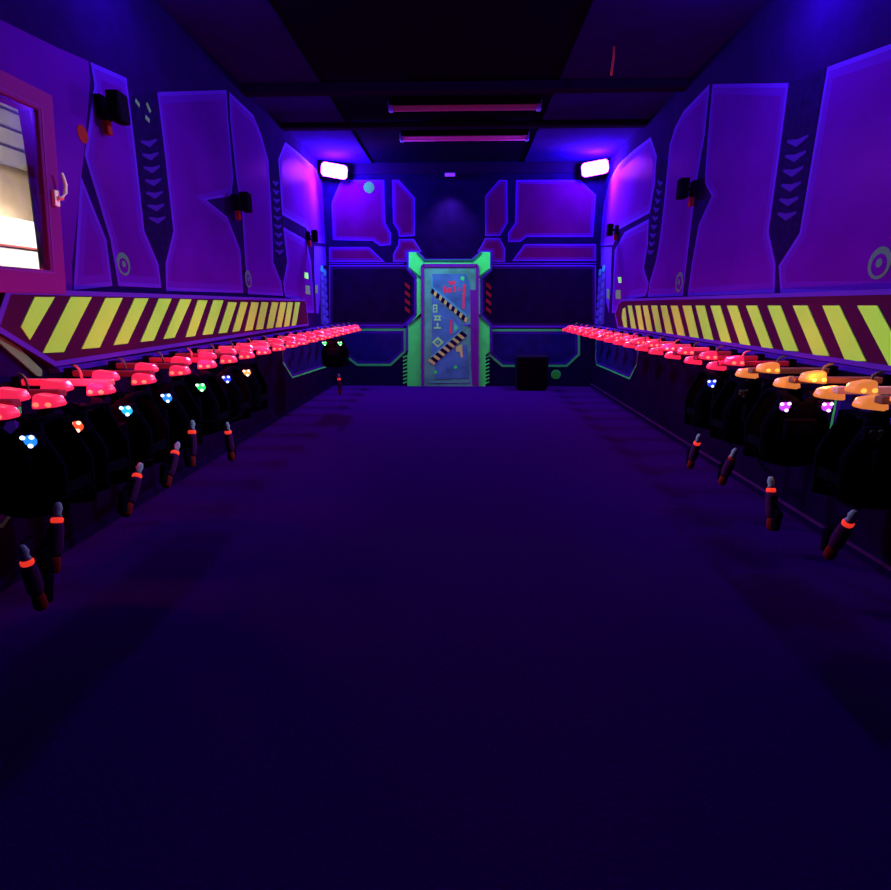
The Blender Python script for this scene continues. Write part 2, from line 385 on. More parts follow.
for nm, x0, x1 in (('baseboard_left', WL+.0062, WL+.022), ('baseboard_right', WR-.022, WR-.0062)):
    mb = MB(); mb.box((x0, NEAR, 0), (x1, D-.01, .05), 'backblack'); mb.box((x0-(.002 if x0 > 0 else 0), NEAR, .044), (x1+(.002 if x0 < 0 else 0), D-.01, .056), 'skirtline' if x0 > 0 else 'backblack'); struct(mb.build(nm))
# ------------------------------------------------------------------ door
e = struct(empty('door_1', at(449.5, 385, 1, D)))
e.location.z = 0
L = e.location.copy()
def rel(pts, y=D): return [Vector((at(a, b, 1, D)[0]-L.x, y-L.y, max(.0, at(a, b, 1, D)[2]))) for a, b in pts]
def dpart(name, pts, y, d, m, parent=e, bev=0.):
    q = MB(); q.prism(rel(pts, y), (0, -d, 0), m, bev); return q.build(name, parent)
L.y = D; e.location.y = D
fr = dpart('door_frame', [(409, 252.5), (417, 252.5), (425, 261), (472, 261), (481.5, 252.5), (490, 252.5), (490, 269), (480, 278), (480, 316), (489.5, 326), (489.5, 351), (485.5, 355), (485.5, 387), (407.5, 387), (407.5, 355), (408.5, 351), (408.5, 325), (417, 315.5), (417, 277), (409, 268)], D-.006, .03, 'green')
dark = MB()
def stroke(mbx, pts, y, w, m, d=.004):
    q = rel(pts, y)
    for a, b in zip(q, q[1:]):
        u = (b-a); u.y = 0; u.normalize(); nn = Vector((-u.z, 0, u.x))*w/2
        mbx.prism([a+nn, b+nn, b-nn, a-nn], (0, -d, 0), m)
for seg in ([(417, 252.5), (425, 261.5)], [(481.5, 252.5), (472, 261.5)], [(409, 268), (421, 278)], [(490, 269), (478, 278)], [(417, 318), (421.5, 314)], [(409, 325), (421.5, 314)], [(480, 316), (477, 314)], [(489, 325), (477.5, 314)], [(425, 260.6), (472, 260.6)]):
    stroke(dark, seg, D-.036, .03, 'seamgreen')
for seg in ([(407.5, 351), (407.5, 324), (415.5, 315), (415.5, 278), (408, 269), (408, 251.8), (417.5, 251.8), (425.5, 260), (471.5, 260), (481, 251.8), (491, 251.8), (491, 270), (481.5, 278.5), (481.5, 315), (491, 325), (491, 351)],):
    stroke(dark, seg, D-.012, .035, 'edge')
dark.build('frame_edge_lines', fr)
trim = MB()
stroke(trim, [(422.7, 386), (422.7, 265.5), (477.3, 265.5), (477.3, 386)], D-.036, .05, 'doorpurple', .012)
trim.build('door_casing', e)
leaf = dpart('door_leaf', [(423, 266), (477, 266), (477, 386), (423, 386)], D-.037, .006, 'teal')
art = MB(); yy = D-.0435
def af(pts, m, k=0): art.prism(rel(pts, yy-.001*k), (0, -.001, 0), m)
af([(432, 274), (466, 274), (470, 283), (470, 312), (466, 318), (432, 290)], 'tealblue')
af([(432, 296), (462, 322), (462, 332), (432, 356)], 'tealblue')
af([(435, 362), (446, 352), (467, 344), (469, 378), (435, 379)], 'tealblue')
af([(470, 290), (476.4, 290), (476.4, 385), (472, 385), (471, 350)], 'doorpurple')
stroke(art, [(432, 276), (432, 287), (467, 316)], yy-.001, .03, 'aqua', .001)
stroke(art, [(462, 330), (431, 357)], yy-.001, .03, 'aqua', .001)
stroke(art, [(430, 376), (430, 382), (470, 382), (470, 360)], yy-.001, .015, 'aqua', .001)
def tape(a, b, k, wpx=5.6, sl=0):
    a = Vector(a); b = Vector(b); d = (b-a)/k; u = d.normalized(); nn = Vector((-u.y, u.x))*wpx/2; sh = Vector((sl, 0))
    for i in range(k):
        for m, s0, s1 in (('ink', 0, .55), ('ochre', .55, 1)):
            p0 = a+d*(i+s0); p1 = a+d*(i+s1)
            af([tuple(p0-nn+sh), tuple(p1-nn+sh), tuple(p1+nn-sh), tuple(p0+nn-sh)], m, 2)
tape((431.5, 290.5), (467, 320.5), 7, sl=-1); tape((464.5, 333), (431, 362.5), 7, sl=1)
# small marks: two boxy glyphs, a dash, diamond, triangle, red bars
af([(433, 304.5), (437.5, 304.5), (437.5, 312.5), (433, 312.5)], 'brightg', 1); af([(434.2, 306), (436.4, 306), (436.4, 307.6), (434.2, 307.6)], 'tealblue', 2); af([(434.2, 309), (436.4, 309), (436.4, 311), (434.2, 311)], 'tealblue', 2)
for q in ([(434, 315.5), (441, 315.5), (441, 317), (434, 317)], [(434, 319), (441, 319), (441, 320.6), (434, 320.6)], [(435, 317), (436.5, 317), (436.5, 319), (435, 319)], [(438.8, 317), (440.2, 317), (440.2, 319), (438.8, 319)], [(434, 327), (441, 327), (441, 328.6), (434, 328.6)], [(436.8, 322.8), (438.4, 322.8), (438.4, 327), (436.8, 327)]): af(q, 'brightg', 1)
af([(438, 336.5), (444, 342), (438, 347.5), (432, 342)], 'brightg', 1); af([(438, 339.5), (441, 342), (438, 345), (435, 342)], 'tealblue', 2); af([(438, 341), (439.2, 342), (438, 343.2), (436.8, 342)], 'green', 3)
af([(453.5, 321), (460, 328), (453.5, 334)], 'aqua', 1); af([(454.6, 324.5), (457.8, 328), (454.6, 331)], 'green', 2)
af([(450.3, 319.5), (452.3, 319.5), (452.3, 333.5), (450, 333.5)], 'doorred', 1)
af([(463.2, 284.5), (465.6, 284.5), (465.6, 295), (464.8, 298), (464.6, 309), (462.4, 309), (462.6, 296)], 'doorred', 1)
for q in ([(443, 287), (446, 285.5), (447.5, 292), (444, 293.5)], [(448, 281.5), (455, 281), (456, 284), (450, 285)], [(448, 288), (451, 287.5), (451.5, 292.5), (448, 293)], [(453, 286), (455.5, 286), (456, 292), (453.8, 292.5)], [(458.5, 287.5), (460, 287), (460.5, 291), (458.8, 291)]): af(q, 'doorred', 1)
af([(461, 276.5), (464.5, 277), (464, 281), (460.5, 280)], 'green', 1)
af([(456, 347), (462, 344), (463, 357), (461, 357.5), (459.5, 351), (456.5, 352)], 'ochre', 1)
for cx, cy in ((435.5, 372), (455.6, 367)): af([(cx+1.8*math.cos(k*.785), cy+1.8*math.sin(k*.785)) for k in range(8)], 'green', 1)
art.build('painted_markings', leaf)
hd = MB(); a = rel([(468.8, 325)], D-.045)[0]
hd.cyl(a, a+Vector((0, -.05, 0)), .022, 'edge'); hd.cyl(a+Vector((0, -.045, 0)), a+Vector((-.10, -.045, 0)), .011, 'edge'); hd.build('door_handle', e)
# ------------------------------------------------------------------ window (tilted inwards at the top) and the lit room beyond
we = struct(empty('window_1', (WL+.035, 0, 1.44), (0, R(5.6), 0)))
wy0, wy1, wh = 2.0, 3.16, 1.005
s = MB(); fw = .125
s.box((-.02, wy0, 0), (.02, wy1, fw), 'pinkframe', .008); s.box((-.02, wy0, wh-fw*.8), (.02, wy1, wh), 'pinkframe', .008)
s.box((-.02, wy1-fw*.9, fw-.01), (.02, wy1, wh-fw*.8+.01), 'pinkframe', .008); s.box((-.02, wy0, fw-.01), (.02, wy0+fw, wh-fw*.8+.01), 'pinkframe', .008)
s.build('sash_frame', we)
s = MB(); s.box((.002, wy0+fw-.02, fw-.015), (.008, wy1-fw*.9+.015, wh-fw*.8+.015), 'glass'); s.build('pane', we)
s = MB()
for (a, b) in (((.018, wy0+fw*.75, fw*.86), (.023, wy1-fw*.7, fw*.93)), ((.018, wy0+fw*.75, wh-fw*.68), (.023, wy1-fw*.7, wh-fw*.63)), ((.018, wy1-fw*.76, fw*.9), (.023, wy1-fw*.70, wh-fw*.65))): s.box(a, b, 'doorpurple')
s.build('glazing_bead', we)
s = MB(); hy = wy1-.05; hz = .50
s.box((.02, hy-.018, hz-.04), (.042, hy+.018, hz+.04), 'wgrey', .004); s.tube([(.04, hy, hz), (.065, hy+.005, hz+.002), (.072, hy+.02, hz+.035), (.072, hy+.024, hz+.075), (.069, hy+.017, hz+.11), (.066, hy+.010, hz+.13)], [.011, .011, .011, .010, .009, .008], 'wgrey'); s.build('window_handle', we)
fx = MB()
a0, a1, c0, c1 = WIN
for lo, hi in (((a0, c0), (a0+.02, c1)), ((a1-.02, c0), (a1, c1)), ((a0+.02, c0), (a1-.02, c0+.02)), ((a0+.02, c1-.02), (a1-.02, c1))):
    fx.box((WL-.06, lo[0], lo[1]), (WL+.004, hi[0], hi[1]), 'pinkframe')
o = struct(fx.build('trim_4'))
XO = -4.2
m = MB(); m.box((XO-.1, 2., 0), (XO, 8.2, 3.4), 'beige'); struct(m.build('wall_lobby_far'))
m = MB(); m.box((XO, 8.1, 0), (WL-.06, 8.2, 3.4), 'beige'); struct(m.build('wall_lobby_end'))
m = MB(); m.box((XO, 1.9, 0), (WL-.06, 2., 3.4), 'beige'); struct(m.build('wall_lobby_near'))
m = MB(); m.box((XO, 2., -.1), (WL-.06, 8.1, 0), 'beige'); struct(m.build('floor_lobby'))
m = MB()
m.box((XO, 2., 3.3), (WL-.06, 8.1, 3.4), 'slat')
for k in range(4): m.box((XO+.002, 2.1, 2.62+.16*k), (XO+.09-.0*k, 8.0, 2.76+.16*k), 'slat', .02)
struct(m.build('ceiling_lobby'))
m = MB(); m.box((XO+.02, 4.3, 0), (XO+.35, 5.75, 2.10), 'whiteobj', .01); m.box((XO+.35, 4.3, 1.86), (XO+.36, 5.7, 1.875), 'redtrim')
tag(m.build('display_cabinet'), 'brightly lit white cabinet seen through the open window', 'cabinet')
m = MB(); XC = WL-.15
tl = at(18, 92, 0, XC); bl_ = at(38, 251, 0, XC); nn_ = 22
sl_ = (bl_.y-tl.y)/(tl.z-bl_.z)
top_z, bot_z = 2.62, 1.35
fold = lambda y0_, z: [Vector((XC+.012*math.sin(k*1.7), y0_+.016*k, z)) for k in range(nn_)]
fa = fold(tl.y-sl_*(top_z-tl.z), top_z); fb = fold(bl_.y+sl_*(bl_.z-bot_z), bot_z)
for k in range(nn_-1): m.prism([fa[k], fa[k+1], fb[k+1], fb[k]], (-.004, 0, 0), 'curtain')
tag(m.build('curtain'), 'grey gathered curtain hanging just outside the window pane', 'curtain')
m = MB(); m.cyl((XC-.002, 2.1, 2.633), (XC-.002, 3.7, 2.633), .012, 'whiteobj'); tag(m.build('curtain_rod'), 'thin white rod holding the grey curtain behind the window', 'curtain rod')
def light(kind, name, loc, col, w, target=None, size=.1, spot=None, blend=.5, sy=None):
    ld = bpy.data.lights.new(name, kind); ld.color = col; ld.energy = w
    if kind == 'AREA': ld.size = size; ld.shape = 'RECTANGLE'; ld.size_y = sy or size
    else: ld.shadow_soft_size = size
    if kind == 'SPOT': ld.spot_size = R(spot); ld.spot_blend = blend
    o = bpy.data.objects.new(name, ld); C.objects.link(o); o.location = loc
    if target: o.rotation_euler = (Vector(target)-Vector(loc)).to_track_quat('-Z', 'Y').to_euler()
    return o
light('AREA', 'added_lobby_fill', (-3.3, 4.4, 3.25), (1., .92, .8), 62, (-3.7, 5.0, 0), .8, sy=1.6)  # added area light, no fitting: brightens the lobby behind the window
light('SPOT', 'added_cabinet_fill', (-3.0, 5.2, 3.2), (1., .95, .88), 260, (-3.9, 5.1, 1.5), .1, 50, .3)  # added unseen spot that pushes the cabinet to overexposed white
# ------------------------------------------------------------------ hazard bands above the vests
def band(side):
    X = WL if side == 'left' else WR; sg = 1 if side == 'left' else -1
    e = empty('hazard_panel', (X, 5.4, 1.2))
    tag(e, 'long black hazard board with yellow-green diagonal stripes on the %s wall' % side, 'hazard sign', 'striped boards above the vest racks')
    def W(o): o.location = -Vector(e.location); return o
    b0 = .95; T = .045
    if side == 'left': out = [(2.62, 1.27), (2.98, 1.05), (8.15, 1.09), (8.05, 1.46), (3.16, 1.46), (2.75, 1.46)]
    else: out = [(1.1, 1.045), (8.05, 1.06), (8.25, 1.25), (8.1, 1.42), (7.95, 1.46), (1.1, 1.46)]
    P = lambda y, z, o: (X+sg*o, y, z)
    m = MB(); m.prism([P(y, z, .007) for y, z in out], (sg*(T-.007), 0, 0), 'bandblack', .006); W(m.build('board', e))
    m = MB(); q = inset(out, .028)
    for i in range(len(out)):
        j = (i+1) % len(out); m.prism([P(*out[i], T), P(*out[j], T), P(*q[j], T), P(*q[i], T)], (sg*.006, 0, 0), 'bandedge')
    W(m.build('edging', e))
    # stripes, taken from the photo
    m = MB(); pl = X+sg*T
    if side == 'left':
        st = [((20, 327), (34, 297), (54, 297), (29, 340)), ((42, 353), (70, 297), (91, 297), (63, 352)), ((81, 349), (105, 298), (122, 298), (99, 347.5)), ((113, 345), (134, 298.3), (148, 298.3), (127, 343.5)), ((140, 342), (158.5, 298.5), (171, 298.8), (153, 340.5)), ((163, 339), (180, 299), (191, 299.3), (174, 337.5)),
              ((184, 337), (197.5, 299.5), (207.5, 299.5), (194, 336))]
        x = [(185, 337.2, 336, 197.5, 207), (202, 335, 334, 213, 223), (218, 333.5, 332.5, 228, 236.5), (232, 332, 331, 240.5, 247.5), (244.5, 331, 330, 251, 258.5), (255.5, 329.5, 329, 261, 268), (266, 328.7, 328, 271.5, 278), (275, 327.5, 327, 280, 286), (283.5, 326.8, 326, 287.5, 292.7), (291, 326, 325.5, 295, 299.7)]
        st = st[:-1]
        for xb, yb, yb2, xt, xt2 in x: st.append(((xb, yb), (xt, 300.2 if xt < 225 else 302), (xt2, 300.4 if xt < 225 else 302.5), (xb+(xt2-xt), yb2)))
    else:
        st = [((624.5, 329), (622, 318), (623, 309), (625.5, 307.5), (628, 329.5))]
        for xt, xt2, xb, xb2, yb in ((628, 632, 632, 637, 330.5), (635.5, 640.5, 640, 645, 331.7), (643, 648, 648, 653.5, 333), (651.5, 657.5, 657, 663, 334), (661, 667, 667, 674, 335.5), (671, 678, 678.5, 686, 337), (683, 691.5, 691, 699.5, 338.5), (696, 705, 705, 714, 340.5), (711, 720.5, 722, 732, 342.5), (727.5, 737.5, 741, 751, 345), (746.5, 757.5, 762.5, 773.5, 347.5), (768, 781, 785, 799, 350.5), (793.5, 808, 814, 830, 355), (823, 840, 846, 867, 360.5), (858, 878, 890, 912, 366), (899, 923, 940, 968, 373)):
            st.append(((xt, 305.5), (xt2, 305.5), (xb2, yb+(.8 if xt < 840 else 1.5)), (xb, yb)))
        hyper = [(a, b) for a, b in ()]
    for q in st:
        pts = [at(a, b, 0, pl) for a, b in q]
        m.prism([v+Vector((sg*.0005, 0, 0)) for v in pts], (sg*.005, 0, 0), 'yellow', 0)
    if side == 'right':
        for k in range(3):
            y = 2.42-.28*k; m.prism([P(y-.02, 1.405, T+.0005), P(y-.15, 1.405, T+.0005), P(y-.32, 1.08, T+.0005), P(y-.19, 1.08, T+.0005)], (sg*.005, 0, 0), 'yellow')
    W(m.build('warning_stripes', e))
    # ledge under the board
    y0 = 2.98 if side == 'left' else 1.1
    m = MB(); m.prism([(X+sg*.007, y0, 1.045), (X+sg*.06, y0, 1.045), (X+sg*.085, y0, 1.0), (X+sg*.085, y0, .955), (X+sg*.007, y0, .955)], (0, 9.5-y0, 0), 'lip', .004); W(m.build('ledge', e))
    return e
bl = band('left'); br = band('right')
m = MB(); q = [at(a, b, 0, WL+.012) for a, b in ((-6, 330), (0, 331), (40, 370), (40, 378), (34, 375), (-6, 340))]
m.prism(q, (.012, 0, 0), 'paleg'); tag(m.build('green_corner_strip'), 'thin dull green diagonal trim strip below the window corner', 'wall trim')
# ------------------------------------------------------------------ rack rail
def rail(side):
    X = WL if side == 'left' else WR; sg = 1 if side == 'left' else -1; y0 = 1.2
    e = empty('rack_rail', (X+sg*.105, y0, 1.0)); tag(e, 'dark metal rack rail running under the striped board on the %s wall' % side, 'rack rail')
    bx = lambda m, xa, xb, ya, yb, za, zb: m.box((min(sg*xa, sg*xb), ya, za), (max(sg*xa, sg*xb), yb, zb), 'housing', .003)
    m = MB(); bx(m, -.014, .014, 0, 9.42-y0, -.02, .02); m.build('rail_bar', e)
    for k in range(5):
        m = MB(); ya = .19+k*1.9; bx(m, -.097, .012, ya, ya+.05, -.11, -.07); bx(m, -.002, .012, ya, ya+.05, -.075, -.018); m.build('wall_bracket', e)
    return e
rail('left'); rail('right')
# ------------------------------------------------------------------ lit hangers
HZ = 1.015
def make_hanger(tone, bright=False):
    e = empty('vest_hanger')
    arm = tone+'arm' if tone != 'red' else 'redarm'
    arm = 'redarm' if tone == 'red' else 'orangearm'
    m = MB(); m.box((-.43, -.024, -.016), (.05, .024, .016), arm if bright else arm+'dim', .010); m.build('arm', e)
    for sy in (-1, 1):
        m = MB()
        # rounded wedge lamp, high near the arm and low at the tip
        m.box((-.062, -.036, -.034), (.062, .036, .034), tone+'_shell', .020, taper=lambda p: (p.x*(1 if p.z < 0 else .72), p.y, p.z*(1 if p.x*1 < 0 else .62)))
        o = m.build('shoulder_lamp', e); o.location = (.03 if sy < 0 else -.02, .062*sy, -.022 if sy < 0 else .022)
        if sy > 0: o.rotation_euler = (0, 0, R(8))
        for dx in (-.030, .022):
            m = MB(); m.ball((dx, -.037 if sy < 0 else .037, -.010), .010, tone+'_core', (1.3, .7, 1)); m.build('lamp_bulb', o)
    m = MB(); m.tube([(-.10, 0, .016), (-.10, 0, .045), (-.105, 0, .065), (-.12, .005, .078), (-.14, .01, .082)], .006, 'hook'); m.build('hook', e)
    m = MB(); m.box((-.4305, -.03, -.03), (-.385, .03, .03), 'housing', .006); m.build('arm_socket', e)
    return e
protoh = {(t_, b_): make_hanger(t_, b_) for t_ in ('red', 'orange') for b_ in (False, True)}; usedh = set()
def hanger(side, y, tone, label):
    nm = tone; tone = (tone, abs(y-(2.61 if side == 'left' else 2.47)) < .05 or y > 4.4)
    if tone in usedh: h = copy_tree(protoh[tone])
    else: h = protoh[tone]; usedh.add(tone)
    h.location = ((-1.75 if side == 'left' else 1.70), y, HZ); h.rotation_euler = (0, 0, 0) if side == 'left' else (0, 0, 0)
    if side == 'right': h.rotation_euler = (0, 0, math.pi)
    return tag(h, label, 'hanger', '%s glowing vest hangers on the %s rack' % (nm, side))
LY = [1.72, 2.02, 2.27, 2.61, 2.97, 3.36, 3.73, 4.08, 4.43] + [4.82+.395*k for k in range(12)]
RY = [1.95, 2.21, 2.47, 2.81, 3.22, 3.62, 4.0] + [4.40+.39*k for k in range(13)]
ordn = ['first', 'second', 'third', 'fourth', 'fifth', 'sixth', 'seventh', 'eighth', 'ninth', 'tenth', 'eleventh', 'twelfth', 'thirteenth', 'fourteenth', 'fifteenth', 'sixteenth', 'seventeenth', 'eighteenth', 'nineteenth', 'twentieth', 'twenty-first']
VL = {2.02: ('blue', None), 2.27: ('red', 'red1'), 2.61: ('cyan', None), 2.97: ('blue', None), 3.36: ('green', None), 3.73: ('deepblue', None), 4.08: ('orange', None), 7.19: ('green', 'green')}
VL = {min(LY, key=lambda v: abs(v-k)): c for k, c in VL.items()}
VR = {2.21: (None, None), 2.81: ('purple', 'purple'), 3.22: (None, None), 3.62: ('deepblue', None)}
nL = len(LY); nR = len(RY)
for i, y in enumerate(LY):
    v = 'vest-bearing' if y in VL else 'empty'
    hanger('left', y, 'red', '%s red glowing hanger arm, %s from the back wall on the left rack' % (v, ordn[nL-1-i]))
for i, y in enumerate(RY):
    v = 'vest-bearing' if y in VR else 'empty'; tone = 'orange' if y < 3.4 else 'red'
    hanger('right', y, tone, '%s %s glowing hanger arm, %s from the back wall on the right rack' % (v, tone, ordn[nR-1-i]))
# ------------------------------------------------------------------ vests
def curved_plate(m, w, h, y, bow, mt, arm=.10, n=9, rows=8, th=.022):
    g = []
    for side in (0, 1):
        gg = []
        for j in range(rows+1):
            tz = j/rows; z = -h*tz
            hw = w*(.60+.12*math.sin(math.pi*min(1, tz*1.2))) if tz < .12 else w*(.62+.38*min(1, (tz-.12)/.35)) if tz < .5 else w*(1-.16*(tz-.5))
            row = []
            for i in range(n+1):
                u = i/n*2-1
                neck = -.05*math.exp(-(u*u)/.12) if j == 0 else (-.02*math.exp(-(u*u)/.12) if j == 1 else 0)
                hem = -.03*(1-u*u) if j == rows else 0
                row.append(m.bm.verts.new((u*hw, y+bow*(u*u)*-1+bow+(th if side else 0)*(1), z+neck+hem)))
            gg.append(row)
        g.append(gg)
    fs = []
    for gg in g:
        for j in range(rows):
            for i in range(n): fs.append(m.bm.faces.new((gg[j][i], gg[j][i+1], gg[j+1][i+1], gg[j+1][i])))
    a, b = g
    for j in range(rows):
        for i in (0, n): fs.append(m.bm.faces.new((a[j][i], a[j+1][i], b[j+1][i], b[j][i])))
    for j in (0, rows):
        for i in range(n): fs.append(m.bm.faces.new((a[j][i], a[j][i+1], b[j][i+1], b[j][i])))
    m._set(fs, mt, True)
def make_vest():
    e = empty('laser_tag_vest')
    m = MB(); curved_plate(m, .165, .40, -.105, -.03, 'vest'); m.build('front_panel', e)
    m = MB(); curved_plate(m, .165, .42, .075, .03, 'vest'); m.build('back_panel', e)
    for sx in (-1, 1):
        m = MB(); m.prism([(sx*.075-.022, -.115, -.03), (sx*.075-.022, -.07, .012), (sx*.075-.022, .05, .012), (sx*.075-.022, .09, -.03), (sx*.075-.022, .07, -.04), (sx*.075-.022, .04, -.004), (sx*.075-.022, -.06, -.004), (sx*.075-.022, -.09, -.04)], (.044, 0, 0), 'strap', .003); m.build('shoulder_strap', e)
        m = MB(); m.box((sx*.15-.006, -.10, -.33), (sx*.15+.006, .09, -.28), 'strap', .002); m.build('side_strap', e)
    m = MB(); m.box((-.075, -.155, -.27), (.075, -.112, -.14), 'housing', .014); m.box((-.05, -.160, -.235), (.05, -.153, -.175), 'vestblue', .003); m.build('chest_pack', e)
    return e
def add_sensor(v, sx, col, single=False):
    m = MB(); m.box((-.036, -.02, -.034), (.036, .012, .034), 'housing', .010)
    m.ball((0, -.014, 0), .029, 'glow_'+col if col else 'led_off', (1.0, .5, .95))
    s = m.build('shoulder_sensor', v); s.location = (sx*.10, -.145, -.065)
    for k, (dx, dz) in enumerate(((-.015, .012), (.011, .014), (.004, -.015))):
        m = MB(); m.ball((dx*1.3, -.031, dz*1.3), .0095, 'led_'+col if (col and not (single and k)) else 'led_off', (1, .8, 1)); m.build('led', s)
protov = make_vest(); firstv = [True]
COLN = {'blue': 'blue', 'cyan': 'cyan-blue', 'deepblue': 'deep blue', 'green': 'green', 'red': 'red', 'orange': 'orange-white', 'purple': 'purple'}
bare = [c for c in kids(protov)]
def vest(side, y, c1, c2, label):
    if firstv[0]: v = protov; firstv[0] = False; v.scale = (1, .85, .85)
    else:
        v = protov.copy(); C.objects.link(v)
        for c in bare:
            k = c.copy(); C.objects.link(k); k.parent = v
    v.location = ((-1.66 if side == 'left' else 1.66), y, HZ-.056); s = 1 if side == 'left' else -1
    single = c2 == 'red1'; c2 = None if single else c2
    add_sensor(v, s, c1); add_sensor(v, -s, 'red' if single else c2, single)
    return tag(v, label, 'vest', 'black laser tag vests on the %s rack' % side)
for y, (a, b) in VL.items():
    extra = {0: 'nearest the camera under the window', 7: 'hanging alone far down the left rack'}
    i = sorted(VL).index(y)
    lb = 'black laser tag vest with %s shoulder light%s, ' % (COLN[a], 's' if b and b != 'red1' else '')
    lb += extra.get(i, '%s vest from the window end' % ordn[i])
    vest('left', y, a, b, lb)
RL = {2.21: 'black laser tag vest with no shoulder light lit, nearest the camera on the right rack', 2.81: 'black laser tag vest with a pair of purple shoulder lights on the right rack', 3.22: 'dark laser tag vest between the purple-lit and blue-lit vests on the right rack', 3.62: 'black laser tag vest with blue shoulder light, farthest vest on the right rack'}
for y, (a, b) in VR.items(): vest('right', y, a, b, RL[y])
# ------------------------------------------------------------------ phasers hanging from the vests
def make_gun(lit):
    e = empty('laser_phaser')    # origin at the lamp ring, nozzle end above, butt below
    m = MB(); m.lathe([(.006, .072), (.012, .068), (.019, .045), (.014, .026), (.020, .012)], 'guntip', 14); m.build('nozzle', e)
    m = MB(); m.lathe([(.020, .010), (.0245, .005), (.0245, -.005), (.022, -.011)], 'gunled' if lit else 'gunleddim', 14); m.build('lamp_ring', e)
    m = MB(); m.lathe([(.024, -.012), (.027, -.02), (.030, -.05), (.031, -.11), (.027, -.135), (.020, -.145)], 'gunbody', 14)
    m.box((-.018, .020, -.12), (.018, .040, -.03), 'gunblack', .006); m.build('barrel_body', e)
    m = MB(); m.box((-.016, .03, -.21), (.016, .075, -.10), 'gunblack', .010, rot=Matrix.Rotation(R(-25), 3, 'X')); m.tube([(0, .035, -.06), (0, .065, -.07), (0, .075, -.10), (0, .06, -.125)], .006, 'gunblack', 8); m.build('grip', e)
    m = MB(); m.lathe([(.019, -.146), (.023, -.15), (.026, -.17), (.026, -.20), (.018, -.212)], 'gunend', 14); m.build('butt_cap', e)
    return e
pg = {True: make_gun(True), False: make_gun(False)}; ug = set()
def gcopy(o):
    g2 = o.copy(); C.objects.link(g2)
    for k in gparts[o.name]:
        k2 = k.copy(); C.objects.link(k2); k2.parent = g2
    return g2
gparts = {g3.name: kids(g3) for g3 in pg.values()}
def gun(side, led, tip, lit, label, X, vy):
    pr = at(*led, 0, X); tp = at(*tip, 0, X)
    if lit in ug: g_ = gcopy(pg[lit])
    else: g_ = pg[lit]; ug.add(lit)
    g_.scale = (.84, .84, .9); g_.location = pr; d = (tp-pr); d.y *= .4; d.normalize()
    if d.z < .6: d.z = .6; d.normalize()
    g_.rotation_euler = d.to_track_quat('Z', 'Y').to_euler()
    tag(g_, label, 'laser gun', 'laser phasers hanging on the %s rack' % side)
    # coiled cable from vest down to the nozzle end
    a = Vector((X+(.035 if X > 0 else -.035), vy, .70)); b = pr+d*.075
    pts = []; n = 60; L = (b-a).length
    for k in range(n+1):
        q = k/n; base = a+(b-a)*q+Vector((0, 0, -.03*math.sin(math.pi*q)))
        r = .010*min(1, 6*q, 6*(1-q)); pts.append(base+Vector((r*math.cos(q*2*math.pi*7), r*math.sin(q*2*math.pi*7), 0)))
    m = MB(); m.tube(pts, .0035, 'strap', 6); c = m.build('coiled_cable', g_)
    c.matrix_parent_inverse = (Matrix.Translation(g_.location) @ g_.rotation_euler.to_matrix().to_4x4() @ Matrix.Diagonal((.84, .84, .9, 1))).inverted()
GL = [((27, 562), (17, 543), True, 'laser phaser with white tip and red-lit ring, lowest at the left edge', -1.47, 2.02),
      ((57, 520), (63, 503), True, 'laser phaser with orange-red lamp below the blue-lit vest, second from the left edge', -1.47, 2.27),
      ((137, 476), (146, 463), True, 'laser phaser with red lamp hanging under the cyan-lit vest', -1.47, 2.61),
      ((175, 453), (183, 441), True, 'laser phaser hanging under the fourth vest of the left rack', -1.47, 2.97),
      ((192, 432), (194, 422), True, 'laser phaser showing only a red dot, under the green-lit near vest', -1.47, 3.36),
      ((228, 432), (226, 421), True, 'upright laser phaser with pale tip, under the deep blue lit vest of the left rack', -1.47, 3.73),
      ((339, 379), (338, 372), True, 'small laser phaser under the lone far vest near the back wall', -1.47, LY[16] if 0 else min(LY, key=lambda v: abs(v-7.19)))]
GR = [((697, 443), (705, 430), True, 'laser phaser leaning outwards with violet barrel, farthest on the right rack', 1.47, 3.62),
      ((732, 458), (739, 451), False, 'unlit laser phaser with pale nozzle, under the dark vest of the right rack', 1.47, 3.22),
      ((771, 490), (767, 472), True, 'laser phaser with bright red lamp under the purple-lit vest', 1.47, 2.81),
      ((848, 523), (864, 513), True, 'tilted laser phaser with pale nozzle, nearest on the right rack', 1.47, 2.21)]
for a in GL: gun('left', *a)
for a in GR: gun('right', *a)
# ------------------------------------------------------------------ wall boxes (small speakers on brackets)
def wallbox(loc, sg, sc, label):
    e = empty('wall_speaker', loc); e.scale = (sc, sc, sc)
    m = MB(); m.box((min(.0065*sg, .05*sg), -.05, -.07), (max(.0065*sg, .05*sg), .05, .07), 'housing', .006); m.tube([(sg*.04, 0, 0), (sg*.09, 0, .0), (sg*.11, 0, .0)], .014, 'housing'); m.build('bracket', e)
    m = MB(); m.box((-.045, -.065, -.09), (.045, .065, .09), 'housing', .014, taper=lambda p: (p.x*(1 if p.y < 0 else .8), p.y, p.z)); b = m.build('speaker_box', e); b.location = (sg*.135, 0, .0)
    m = MB(); m.box((-.036, -.072, -.075), (.036, -.064, .075), 'strap', .003); m.build('grille', b)
    m = MB(); m.box((-.03, .064, -.05), (.03, .070, .05), 'redpaint', .004); m.build('red_badge', b)
    m = MB(); m.box((min(sg*.02, sg*.06), -.025, -.16), (max(sg*.02, sg*.06), .025, -.075), 'redpaint', .006); m.build('red_tag', e)
    return tag(e, label, 'speaker', 'black speakers on the side walls')
wallbox((WL, 5.83, 2.37), 1, 1.0, 'black wall speaker high on the left wall above the hazard stripes, middle of three')
wallbox((WL, 8.5, 2.36), 1, .9, 'small black wall speaker on the left wall nearest the back corner')
